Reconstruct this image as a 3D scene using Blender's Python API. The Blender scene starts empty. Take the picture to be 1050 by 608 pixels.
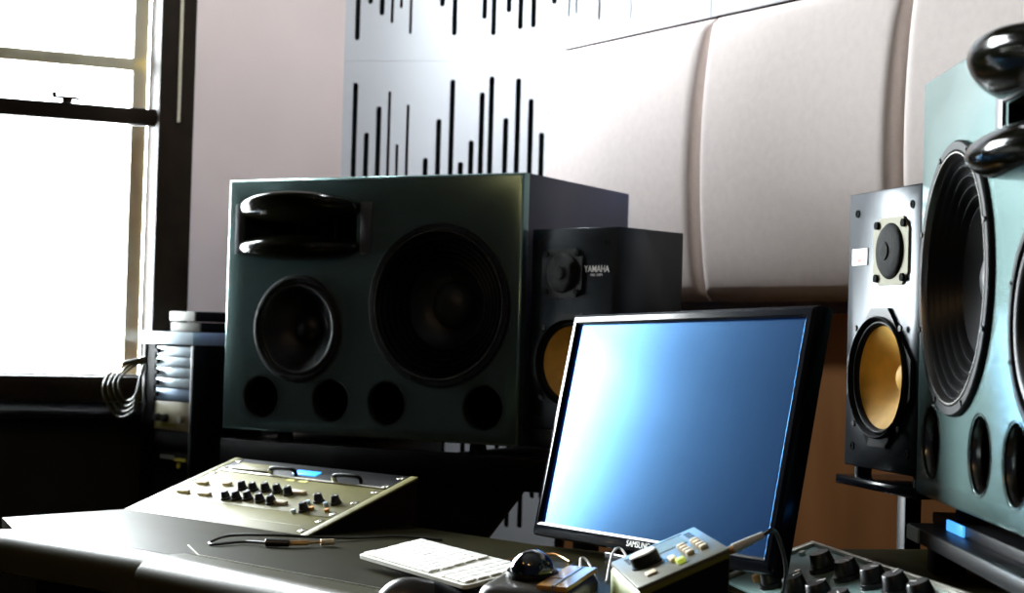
import bpy, bmesh, math, random
from mathutils import Vector, Matrix
from mathutils.geometry import delaunay_2d_cdt

random.seed(7)
C = bpy.context.scene.collection
EYE = 1.08                      # camera height above the floor (m)
PI = math.pi
rad = math.radians

# ------------------------------------------------------------------ materials
MATS = {}
def mat(name, col, rough=.5, metal=0., spec=.5, coat=0., coat_rough=.05, var=.06, scale=30., bump=0.,
        bscale=None, tint=None, emit=None, estr=0., stretch=None, ior=None):
    if name in MATS: return MATS[name]
    m = bpy.data.materials.new(name); m.use_nodes = True
    nt = m.node_tree; N = nt.nodes; L = nt.links
    b = N['Principled BSDF']
    tc = N.new('ShaderNodeTexCoord'); mp = N.new('ShaderNodeMapping')
    L.new(tc.outputs['Object'], mp.inputs['Vector'])
    if stretch: mp.inputs['Scale'].default_value = stretch
    nz = N.new('ShaderNodeTexNoise'); nz.inputs['Scale'].default_value = scale; nz.inputs['Detail'].default_value = 3
    L.new(mp.outputs['Vector'], nz.inputs['Vector'])
    rp = N.new('ShaderNodeValToRGB')
    rp.color_ramp.elements[0].position = .3; rp.color_ramp.elements[1].position = .7
    rp.color_ramp.elements[0].color = (*[c*(1-var) for c in col], 1)
    rp.color_ramp.elements[1].color = (*[min(1, c*(1+var)) for c in col], 1)
    L.new(nz.outputs['Fac'], rp.inputs['Fac']); L.new(rp.outputs['Color'], b.inputs['Base Color'])
    b.inputs['Roughness'].default_value = rough; b.inputs['Metallic'].default_value = metal
    b.inputs['Specular IOR Level'].default_value = spec
    b.inputs['Coat Weight'].default_value = coat; b.inputs['Coat Roughness'].default_value = coat_rough
    if ior: b.inputs['IOR'].default_value = ior
    if tint: b.inputs['Specular Tint'].default_value = (*tint, 1)
    if bump:
        n2 = N.new('ShaderNodeTexNoise'); n2.inputs['Scale'].default_value = bscale or scale*6; n2.inputs['Detail'].default_value = 4
        L.new(mp.outputs['Vector'], n2.inputs['Vector'])
        bp = N.new('ShaderNodeBump'); bp.inputs['Strength'].default_value = bump; bp.inputs['Distance'].default_value = .003
        L.new(n2.outputs['Fac'], bp.inputs['Height']); L.new(bp.outputs['Normal'], b.inputs['Normal'])
    if emit:
        b.inputs['Emission Color'].default_value = (*emit, 1); b.inputs['Emission Strength'].default_value = estr
    MATS[name] = m
    return m

def wood(name, dark, light, rough=.35, spec=.5, sc=(1, 1, 1), coat=0.):
    m = bpy.data.materials.new(name); m.use_nodes = True
    nt = m.node_tree; N = nt.nodes; L = nt.links; b = N['Principled BSDF']
    tc = N.new('ShaderNodeTexCoord'); mp = N.new('ShaderNodeMapping'); mp.inputs['Scale'].default_value = sc
    nz = N.new('ShaderNodeTexNoise'); nz.inputs['Scale'].default_value = 4; nz.inputs['Detail'].default_value = 6
    L.new(tc.outputs['Object'], mp.inputs['Vector']); L.new(mp.outputs['Vector'], nz.inputs['Vector'])
    rp = N.new('ShaderNodeValToRGB')
    rp.color_ramp.elements[0].color = (*dark, 1); rp.color_ramp.elements[1].color = (*light, 1)
    rp.color_ramp.elements[0].position = .35; rp.color_ramp.elements[1].position = .65
    L.new(nz.outputs['Fac'], rp.inputs['Fac']); L.new(rp.outputs['Color'], b.inputs['Base Color'])
    b.inputs['Roughness'].default_value = rough; b.inputs['Specular IOR Level'].default_value = spec
    b.inputs['Coat Weight'].default_value = coat
    return m

PLASTER = mat('pink_plaster', (.90, .77, .72), .85, spec=.2, scale=3, var=.04, bump=.05)
DARKROOM = mat('dark_studio_fabric', (.016, .022, .046), .9, spec=.15, scale=8)
CEIL = mat('ceiling_paint', (.10, .10, .10), .9, spec=.2)
FLOORM = wood('floor_boards', (.05, .03, .02), (.12, .08, .05), .4, sc=(1, 8, 1))
DADO = wood('brown_dado_board', (.21, .088, .026), (.29, .125, .042), .5, .35, sc=(2, 2, .4))
DARKTRIM = mat('dark_painted_wood', (.018, .011, .005), .6, spec=.15, var=.2, scale=20)
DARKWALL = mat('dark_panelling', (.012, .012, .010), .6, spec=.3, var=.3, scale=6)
SILLM = mat('black_sill_paint', (.0025, .0025, .0035), .6, spec=.5, ior=1.2)
STORM = mat('pale_window_alloy', (.75, .70, .50), .4, spec=.4)
BOARD = mat('white_lacquer_board', (.80, .84, .87), .45, spec=.4, var=.01, scale=5)
FELT = mat('black_felt', (.006, .008, .007), .95, spec=.1, bump=.2, scale=80)
FABRIC = mat('cream_fabric', (.80, .725, .685), .9, spec=.15, var=.03, scale=60, bump=.25, bscale=500)
CAB = mat('grey_teal_lacquer', (.180, .295, .285), .24, metal=.8, spec=.4, coat=.1, coat_rough=.05, var=.08, scale=7)
CARC = mat('dark_blue_carcass', (.010, .017, .062), .45, spec=.25, var=.1, scale=12)
BLACKP = mat('black_plastic', (.004, .004, .0045), .45, spec=.2, var=.1)
RUBBER = mat('black_rubber', (.003, .003, .0035), .5, spec=.15, var=.1)
CONE = mat('dark_cone_paper', (.003, .003, .004), .4, spec=.28, var=.2, scale=60)
CAPGREY = mat('grey_dust_cap', (.010, .011, .012), .4, spec=.25)
RING = mat('bright_driver_ring', (.22, .215, .20), .35, metal=1.)
HORNM = mat('gloss_black_horn', (.004, .004, .002), .12, spec=.5, ior=1.25, coat=.0, coat_rough=.06, var=.2)
PLATEG = mat('grey_horn_plate', (.045, .050, .062), .4, spec=.5)
PORTIN = mat('port_black', (.0015, .0015, .0015), .8, spec=.5, ior=1.1)
PORTLIP = mat('port_lip', (.13, .135, .13), .22, spec=.5, metal=.9)
ASH = mat('black_ash_veneer', (.002, .003, .005), .35, spec=.28, var=.35, scale=30, stretch=(1, 1, .1), tint=(.75, .88, 1.))
WARMCONE = mat('warm_lit_cone_paper', (.76, .46, .10), .6, spec=.3, var=.10, scale=50)  # warm light on a white cone is put into this colour
LITPLATE = mat('lit_tweeter_plate', (.28, .27, .20), .5, spec=.5, ior=1.12)
MESHM = mat('black_tweeter_mesh', (.006, .006, .005), .6, spec=.12, bump=1., scale=300, bscale=700)
WHITEPR = mat('white_print', (.85, .84, .80), .5)
REDPR = mat('red_print', (.65, .22, .18), .5)
GLOSSB = mat('gloss_black_bezel', (.003, .004, .007), .15, spec=.5, ior=1.28, coat=.0, coat_rough=.05)
SCREEN = mat('anti_glare_screen', (.040, .072, .130), .165, metal=1., spec=.5, tint=(.45, .72, 1.), var=.03,
             emit=(.02, .09, .55), estr=.035)
DESKM = mat('olive_desk_lacquer', (.015, .013, .0035), .5, spec=.5, ior=1.09, var=.18, scale=14, bump=.05)
BOLST = mat('desk_edge_pad', (.050, .046, .020), .3, spec=.35, var=.08, scale=20, bump=.1)
RACKP = mat('cream_rack_panel', (.165, .15, .046), .5, spec=.5, ior=1.28, var=.05, scale=25)
RACKB = mat('black_rack_metal', (.003, .003, .0035), .4, spec=.5, ior=1.2)
KNOBM = mat('black_knob', (.008, .008, .009), .3, spec=.5)
CREAMK = mat('cream_button', (.75, .62, .42), .5)
CHROME = mat('steel_screw', (.62, .60, .52), .25, metal=1.)
KEYW = mat('white_key', (.82, .82, .76), .5, var=.02)
KEYB = mat('white_keyboard_case', (.74, .74, .66), .45, var=.02)
BALLM = mat('black_glass_ball', (.004, .006, .008), .06, spec=.9, coat=1., coat_rough=.03, var=.3, scale=40)
BODYM = mat('grey_brown_plastic', (.028, .023, .014), .32, spec=.6)
AMBER = mat('amber_strip', (.55, .27, .05), .25, spec=.6, coat=.4)
OLIVE = mat('olive_silver_case', (.13, .125, .080), .42, spec=.35, metal=.1, var=.08)
OLIVD = mat('olive_case_side', (.17, .19, .03), .45, spec=.4)
LCD = mat('grey_green_lcd', (.16, .22, .21), .5, spec=.5, ior=1.2, var=.15, scale=90)
WHITEC = mat('white_cable', (.75, .74, .70), .45)
ORANGEC = mat('orange_brass', (.70, .36, .12), .3, metal=.7)
TEALP = mat('teal_steel_panel', (.15, .25, .24), .38, spec=.5, var=.10, scale=25)
RIMS = mat('silver_rim', (.55, .53, .45), .3, metal=.8)
SILV = mat('silver_rack_front', (.48, .60, .68), .3, metal=.35, spec=.6)
SILVB = mat('blue_grey_rack_front', (.18, .28, .42), .35, metal=.3)
BEIGEF = mat('beige_rack_front', (.34, .32, .20), .4)
BLACKBOX = mat('black_box_card', (.004, .004, .0035), .6, ior=1.2)
LITEND = mat('lit_box_end', (.08, .08, .055), .5)
BLUELED = mat('blue_display', (.02, .10, .30), .3, emit=(.03, .30, 1.), estr=1.4)
BLUELAB = mat('blue_backlit_label', (.04, .20, .40), .4, emit=(.06, .32, .9), estr=.8)
GREYLAB = mat('grey_label', (.22, .27, .27), .5)
YELLOW = mat('yellow_label', (.62, .58, .08), .5)
LITGREEN = mat('lit_green_button', (.50, .60, .08), .4, emit=(.65, .8, .1), estr=.2)
CABLEB = mat('black_cable', (.010, .010, .007), .3, spec=.6)
COILM = mat('olive_cable', (.05, .048, .015), .4, spec=.5, ior=1.3)
GLASS = None

# ------------------------------------------------------------------ mesh builder
class MB:
    def __init__(s): s.v = []; s.f = []
    def add(s, vs, fs):
        o = len(s.v); s.v += [tuple(v) for v in vs]; s.f += [tuple(i+o for i in f) for f in fs]; return s
    def box(s, x0, x1, y0, y1, z0, z1, bev=0., seg=2, M=None):
        bm = bmesh.new(); bmesh.ops.create_cube(bm, size=1)
        for v in bm.verts:
            v.co = Vector(((x0+x1)/2+v.co.x*(x1-x0), (y0+y1)/2+v.co.y*(y1-y0), (z0+z1)/2+v.co.z*(z1-z0)))
        if bev: bmesh.ops.bevel(bm, geom=bm.edges[:], offset=bev, segments=seg, profile=.5, affect='EDGES')
        if M: bm.transform(M)
        bm.verts.index_update()
        s.add([v.co.copy() for v in bm.verts], [[v.index for v in f.verts] for f in bm.faces]); bm.free(); return s
    def lathe(s, prof, fr, seg=48, ex=1., ey=1., cap=False):
        """prof: (r, d); fr = (centre, a-axis, b-axis, depth axis)"""
        c, a, b, d = [Vector(t) for t in fr]; vs = []; fs = []; n = len(prof)
        for i in range(seg):
            t = 2*PI*i/seg; w = a*math.cos(t)*ex+b*math.sin(t)*ey
            for r, h in prof: vs.append(c+w*r+d*h)
        for i in range(seg):
            j = (i+1) % seg
            for k in range(n-1): fs.append((i*n+k, j*n+k, j*n+k+1, i*n+k+1))
        o = s.add(vs, fs)
        base = len(s.v)-len(vs)
        for k in ((0, n-1) if cap else ()):
            if prof[k][0] > 1e-6: s.f.append(tuple(base+i*n+k for i in range(seg)))
        return s
    def cyl(s, c0, c1, r0, r1=None, seg=20, bev=0.):
        c0 = Vector(c0); c1 = Vector(c1); r1 = r0 if r1 is None else r1
        d = (c1-c0); h = d.length; d = d/h
        a = d.orthogonal().normalized(); b = d.cross(a)
        p = [(r0, 0), (r1, h)] if not bev else [(r0-bev, 0), (r0, bev), (r1, h-bev), (r1-bev, h)]
        return s.lathe(p, (c0, a, b, d), seg, cap=True)
    def tube(s, pts, r, seg=8, smooth=6, r1=None):
        P = [Vector(p) for p in pts]
        if smooth and len(P) > 2:
            Q = [P[0]]+P+[P[-1]]; out = []
            for i in range(1, len(Q)-2):
                for k in range(smooth):
                    t = k/smooth; a, b, c, d = Q[i-1], Q[i], Q[i+1], Q[i+2]
                    out.append(.5*((2*b)+(c-a)*t+(2*a-5*b+4*c-d)*t*t+(3*b-a-3*c+d)*t**3))
            out.append(P[-1]); P = out
        vs = []; fs = []; n = len(P); prev = None
        for i in range(n):
            t = (P[min(i+1, n-1)]-P[max(i-1, 0)]).normalized()
            a = t.orthogonal().normalized() if prev is None else (prev-t*prev.dot(t)).normalized()
            prev = a; b = t.cross(a)
            rr = r if r1 is None else r+(r1-r)*i/(n-1)
            for k in range(seg): vs.append(P[i]+(a*math.cos(2*PI*k/seg)+b*math.sin(2*PI*k/seg))*rr)
        for i in range(n-1):
            for k in range(seg): fs.append((i*seg+k, i*seg+(k+1) % seg, (i+1)*seg+(k+1) % seg, (i+1)*seg+k))
        fs.append(tuple(range(seg))); fs.append(tuple((n-1)*seg+k for k in range(seg)))
        return s.add(vs, fs)
    def prism(s, poly, h0, h1, fn):
        """poly in (a, b), swept from h0 to h1; fn(a, b, h) -> xyz"""
        n = len(poly)
        vs = [fn(a, b, h0) for a, b in poly]+[fn(a, b, h1) for a, b in poly]
        fs = [tuple(range(n)), tuple(range(2*n-1, n-1, -1))]+[(i, (i+1) % n, n+(i+1) % n, n+i) for i in range(n)]
        return s.add(vs, fs)
    def slab(s, outer, holes, h0, h1, fn, chamfer=0., back=True):
        """flat plate with through holes: outer/holes are (a, b) loops"""
        pts = []; edges = []
        for lp in [outer]+holes:
            o = len(pts); pts += [Vector(p) for p in lp]
            edges += [(o+i, o+(i+1) % len(lp)) for i in range(len(lp))]
        vs, es, fs, *_ = delaunay_2d_cdt(pts, edges, [], 0, 1e-6)
        def inside(p, lp):
            c = False; n = len(lp)
            for i in range(n):
                x1, y1 = lp[i]; x2, y2 = lp[(i+1) % n]
                if (y1 > p[1]) != (y2 > p[1]) and p[0] < (x2-x1)*(p[1]-y1)/(y2-y1)+x1: c = not c
            return c
        keep = []
        for f in fs:
            c = sum((vs[i] for i in f), Vector((0, 0)))/len(f)
            if inside(c, outer) and not any(inside(c, h) for h in holes): keep.append(tuple(f))
        n = len(vs); V = [fn(v.x, v.y, h0) for v in vs]; F = list(keep)
        if back:
            V += [fn(v.x, v.y, h1) for v in vs]; F += [tuple(n+i for i in reversed(f)) for f in keep]
        s.add(V, F)
        for lp in holes+([outer] if back else []):
            m = len(lp)
            s.add([fn(a, b, h0) for a, b in lp]+[fn(a, b, h1) for a, b in lp],
                  [(i, (i+1) % m, m+(i+1) % m, m+i) for i in range(m)])
        return s
    def build(s, name, m, parent=None, loc=(0, 0, 0), rotz=0., ang=35, merge=True, M=None):
        me = bpy.data.meshes.new(name); me.from_pydata(s.v, [], s.f); 
        bm = bmesh.new(); bm.from_mesh(me)
        if merge: bmesh.ops.remove_doubles(bm, verts=bm.verts, dist=1e-6)
        bmesh.ops.recalc_face_normals(bm, faces=bm.faces); bm.to_mesh(me); bm.free()
        me.shade_smooth(); me.set_sharp_from_angle(angle=rad(ang)); me.materials.append(m)
        o = bpy.data.objects.new(name, me); C.objects.link(o)
        o.location = loc; o.rotation_euler = (0, 0, rotz)
        if M is not None: o.matrix_world = M
        if parent: o.parent = parent
        return o

def tag(o, label, cat, group=None, kind=None):
    o['label'] = label; o['category'] = cat
    if group: o['group'] = group
    if kind: o['kind'] = kind
    return o
def thing(name, label, cat, loc=(0, 0, 0), yaw=0., group=None, M=None):
    o = bpy.data.objects.new(name, None); C.objects.link(o); o.empty_display_size = .05
    if M is not None: o.matrix_world = M
    else: o.location = loc; o.rotation_euler = (0, 0, rad(yaw))
    return tag(o, label, cat, group)
def struct(o): o['kind'] = 'structure'; return o
def W(x, y, z): return Vector((x, y, z+EYE))
def circ(cx, cy, r, n=48, ex=1.): return [(cx+r*ex*math.cos(2*PI*i/n), cy+r*math.sin(2*PI*i/n)) for i in range(n)]
def rect(x0, x1, y0, y1): return [(x0, y0), (x1, y0), (x1, y1), (x0, y1)]
def frame(o, yaw):
    a = rad(yaw); X = Vector((math.cos(a), math.sin(a), 0)); Y = Vector((-math.sin(a), math.cos(a), 0))
    return lambda u, w, z: Vector(o)+X*u+Y*w+Vector((0, 0, z))
def text(name, body, size, m, parent, M, depth=.0004):
    cu = bpy.data.curves.new(name, 'FONT'); cu.body = body; cu.size = size; cu.extrude = depth; cu.offset = size*(.004 if body[0] == 'Y' else 0.)
    cu.align_x = 'CENTER'; cu.align_y = 'CENTER'
    t = bpy.data.objects.new(name+'_tmp', cu); C.objects.link(t)
    bpy.context.view_layer.update()
    me = bpy.data.meshes.new_from_object(t.evaluated_get(bpy.context.evaluated_depsgraph_get()))
    bpy.data.objects.remove(t); bpy.data.curves.remove(cu)
    me.name = name; me.materials.clear(); me.materials.append(m)
    o = bpy.data.objects.new(name, me); C.objects.link(o); o.parent = parent; o.matrix_local = M
    return o
def face_M(x, y, z, sx=1.):      # text standing on a local face that looks towards -y
    return Matrix.Translation((x, y, z)) @ Matrix.Rotation(PI/2, 4, 'X') @ Matrix.Diagonal((sx, 1, 1, 1))

# ------------------------------------------------------------------ the room
C1 = (.106, 4.0); C0 = (-.4313, 4.0851)
b = MB().box(-3.9, 1.6, -1.8, 4.6, -.1, 0); struct(b.build('floor', FLOORM))
b = MB().box(-3.9, 1.6, -1.8, 4.6, 2.75, 2.85); struct(b.build('ceiling', CEIL))
fw = frame((*C0, EYE), 24)
WS0, WS1, WZ0, WZ1 = -1.58, -.385, -.165, 1.22       # window opening along the wall / height from the eye
b = MB().slab(rect(-3.75, .0, -EYE, 1.67), [rect(WS0, WS1, WZ0, WZ1)], 0, .22, lambda a, z, h: fw(a, h, z))
struct(b.build('wall_left', PLASTER))
fb = frame((*C1, EYE), -9)
b = MB().box(0, 0, 0, 0, 0, 0) if False else MB()
b.prism(rect(-.60, .16, -EYE, 1.67), .06, .2, lambda a, z, h: fb(a, h, z)); struct(b.build('wall_back', PLASTER))
fr = frame((*C1, EYE), -56.3)
b = MB().prism(rect(-.12, 2.35, -EYE, 1.67), .06, .2, lambda a, z, h: fr(a, h, z)); struct(b.build('wall_right', PLASTER))
b = MB().box(1.38, 1.5, -1.7, 2.2, 0, 2.75); struct(b.build('wall_side', DARKROOM))
b = MB().box(-3.86, -3.74, -1.7, 2.9, 0, 2.75); struct(b.build('wall_far', DARKROOM))
b = MB().box(-3.8, 1.5, -1.7, -1.6, 0, 2.75); struct(b.build('wall_front', DARKROOM))
SKYBLOCK = mat('sky_blocker_dark', (.007, .006, .006), .9, spec=.1, scale=4, var=.3)
b = MB().box(-15, -9.3, -6, 7.1, -3, 16); struct(b.build('sky_blocker', SKYBLOCK))  # unseen dark box, added to block the sky on the left
# brown boarding under the fabric panels, dark panelling under the window
b = MB().prism(rect(-.06, 2.3, -EYE+.002, .06), .035, .0595, lambda a, z, h: fr(a, h, z)); struct(b.build('trim_1', DADO))
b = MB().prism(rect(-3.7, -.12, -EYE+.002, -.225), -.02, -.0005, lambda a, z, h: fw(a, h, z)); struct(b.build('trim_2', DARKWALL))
b = MB().prism(rect(-3.7, -1.70, -.224, 1.665), -.02, -.0005, lambda a, z, h: fw(a, h, z)); struct(b.build('added_dark_sheet', DARKROOM))  # unseen dark sheet, added to darken what screen and speakers reflect
# window sill
b = MB()
b.prism([(-.085, -.205), (-.08, -.198), (.0, -.182), (.12, -.166), (.12, -.224), (-.075, -.224), (-.085, -.217)], -1.74, -.33,
        lambda y, z, s_: fw(s_, y, z))
struct(b.build('trim_3', SILLM))

# ---- window: dark double-hung sash
win = thing('window_1', 'dark framed sash window in the pink wall, pale storm frame outside', 'window', fw(0, 0, 0), 24)
win['kind'] = 'structure'
def wb(*boxes, bev=.003):
    m = MB()
    for t in boxes: m.box(*t, bev=bev)
    return m
wb((-.455, -.372, -.012, .12, WZ0, WZ1), (WS0-.012, WS0+.07, -.012, .12, WZ0, WZ1), (WS0, WS1, -.012, .12, WZ1-.07, WZ1+.03),
   (WS0, WS1, .0, .12, WZ0-.0, WZ0+.012), (WS0, -.372, -.014, .024, -.180, -.122)).build('window_frame', DARKTRIM, win)
wb((-.413, -.405, -.016, -.0122, .48, WZ1-.07), bev=.001).build('parting_bead', STORM, win)
lo = wb((WS0+.07, -.455, .025, .06, .472, .512), (WS0+.07, -.455, .025, .06, WZ0+.012, -.118)).build('lower_sash', DARKTRIM, win)
wb((-.492, -.455, .13, .16, -.12, WZ1-.07), (WS0+.07, -.455, .13, .16, .614, .646), (WS0+.07, WS0+.1, .13, .16, -.12, WZ1-.07),
   (WS0+.07, -.455, .13, .16, -.135, -.115), bev=.002).build('storm_frame', STORM, win)
GL = bpy.data.materials.new('window_glass'); GL.use_nodes = True
_n = GL.node_tree.nodes; _l = GL.node_tree.links
_t = _n.new('ShaderNodeBsdfTransparent'); _g = _n.new('ShaderNodeBsdfGlossy'); _g.inputs['Roughness'].default_value = .02
_f = _n.new('ShaderNodeFresnel'); _f.inputs['IOR'].default_value = 1.45; _x = _n.new('ShaderNodeMixShader')
_l.new(_f.outputs['Fac'], _x.inputs['Fac']); _l.new(_t.outputs[0], _x.inputs[1]); _l.new(_g.outputs[0], _x.inputs[2]); _l.new(_x.outputs[0], _n['Material Output'].inputs['Surface'])
MB().box(WS0+.0705, -.4555, .042, .045, -.1178, .4715).build('pane', GL, lo)
MB().box(WS0+.0705, -.4555, .080, .083, .48, WZ1-.0705).build('upper_pane', GL, win)
l = MB().cyl((-.66, .03, .512), (-.66, .03, .520), .012).box(-.685, -.63, .022, .036, .519, .527, bev=.002).cyl((-.69, .03, .52), (-.69, .03, .536), .006)
l.build('sash_lock', DARKTRIM, lo)

# ---- slotted acoustic boards
LOW = [(-.513, .053), (-.482, .176), (-.452, .111), (-.426, .074), (-.404, .204), (-.379, .106), (-.332, .237), (-.301, .141),
       (-.269, .044), (-.244, .246), (-.219, .193), (-.195, .075), (-.172, .036), (-.135, .137), (-.106, .04), (-.074, .09), (-.046, .172), (-.024, .112)]
UPB = [.051, .141, .113, .094, .131, .067, .22, .134, .063, .20, .18, .103, .063, .119, .078, .082, .17, .139]
THIN = {3, 4, 5}
def slot(a, z0, z1, r):
    n = 6
    return [(a+r*math.cos(PI*k/n), z1-r+r*math.sin(PI*k/n)) for k in range(n+1)]+[(a-r*math.cos(PI*k/n), z0+r-r*math.sin(PI*k/n)) for k in range(n+1)]
def tile(f, a0, a1, z0, z1, slots, label, group):
    t = thing('acoustic_panel', label, 'wall panel', f((a0+a1)/2, .02, z0), 0, group)
    inv = t.matrix_world.inverted() if False else Matrix.Translation(-Vector(t.location))
    g = lambda a, z, h: inv @ f(a, h, z)
    MB().slab(rect(a0, a1, z0, z1), [slot(a, z0+bz, z1-tz, r) for a, tz, bz, r in slots], 0, .007, g).build('slotted_board', BOARD, t)
    MB().prism(rect(a0+.002, a1-.002, z0+.002, z1-.002), .020, .055, g).build('felt_backing', FELT, t)
    return t
G1 = 'slotted white boards on the back wall'
S0 = [(a, .05, UPB[i], .0038 if i in THIN else .0066) for i, (a, tz) in enumerate(LOW)]
S1 = [(a, tz, min(.22, tz*.9+.01), .0038 if i in THIN else .0066) for i, (a, tz) in enumerate(LOW)]
S2 = [(a, min(tz, .1)*.9, (.112 if i == 16 else .04 if i in (14, 15) else tz), .0060) for i, (a, tz) in enumerate(LOW)]
tile(fb, -.546, .012, .6661, 1.25, S0, 'white slotted acoustic board topmost on the back wall, cut by the photo edge', G1)
tile(fb, -.546, .012, .082, .6655, S1, 'white slotted acoustic board directly behind and above the big grey loudspeaker', G1)
tile(fb, -.546, .012, -.505, .0805, S2, 'white slotted acoustic board low on the wall, glimpsed left of the monitor', G1)
G2 = 'slotted white boards on the right wall'
SR = [(.022+i*.0305, .05, .03+.11*abs(math.sin(i*2.3+.4)), .0038 if i % 5 == 3 else .0060) for i in range(17)]
tile(fr, -.012, .545, .6955, 1.28, [(a, t_, b_, r_) for a, t_, b_, r_ in SR], 'white slotted board over the corner fabric panel, washed out by light', G2)
tile(fr, .550, 1.107, .6955, 1.28, [(a+.562, t_, b_, r_) for a, t_, b_, r_ in SR], 'white slotted board over the middle fabric panel, only its bottom edge in view', G2)

# ---- padded fabric panels
def padded(a0, a1, z0, z1, label):
    t = thing('padded_panel', label, 'wall panel', fr((a0+a1)/2, 0, z0), 0, 'cream padded fabric panels on the right wall')
    inv = Matrix.Translation(-Vector(t.location))
    nu, nv = 56, 40; vs = []; fs = []; B = .050; R = .032
    us = []
    for i in range(nu+1):
        x = i/nu; us.append(.5-.5*math.cos(PI*x) if False else x)
    # denser near the sides
    us = [0, .002, .005, .01, .018, .028, .04, .055, .072, .09, .11, .13, .16]
    us = us+[.16+.68*k/16 for k in range(1, 16)]+[1-u for u in reversed(us)]
    nu = len(us)-1
    for j in range(nv+1):
        v = j/nv
        for u in us:
            d = min(u, 1-u)*(a1-a0)
            g = 1. if d >= R else math.sqrt(max(0, 1-(1-d/R)**2))
            vert = max(0., math.sin(PI*v))**.5
            e = min(1, min(v, 1-v)/.03); 
            h = -B*vert*g*1.0 - .012*math.sqrt(max(0, 1-(1-e)**2))*min(1, d/.01)
            vs.append(inv @ fr(a0+(a1-a0)*u, h, z0+(z1-z0)*v))
    for j in range(nv):
        for i in range(nu): fs.append((j*(nu+1)+i, j*(nu+1)+i+1, (j+1)*(nu+1)+i+1, (j+1)*(nu+1)+i))
    m = MB().add(vs, fs); n = nu+1
    ring = [i for i in range(n)]+[j*n+nu for j in range(1, nv+1)]+[nv*n+i for i in range(nu-1, -1, -1)]+[j*n for j in range(nv-1, 0, -1)]
    back = []
    for q in ring:
        j, i = divmod(q, n); back.append(inv @ fr(a0+(a1-a0)*us[i], .034, z0+(z1-z0)*j/nv))
    o = len(m.v); m.v += [tuple(p) for p in back]; k = len(ring)
    m.f += [(ring[i], ring[(i+1) % k], o+(i+1) % k, o+i) for i in range(k)]+[tuple(o+i for i in range(k))]
    m.build('fabric_cover', FABRIC, t, ang=50)
    MB().prism(rect(a0+.04, a1-.04, z0+.04, z1-.04), .0345, .058, lambda a, z, h: inv @ fr(a, h, z)).build('mounting_batten', DADO, t)
padded(.004, .568, .084, .6885, 'cream padded fabric panel in the corner, brightest of the three')
padded(.574, 1.138, .084, .6885, 'cream padded fabric panel above the monitor and the black speaker on its post')
padded(1.144, 1.708, .084, .6885, 'cream padded fabric panel partly hidden behind the big teal loudspeaker')

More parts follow.
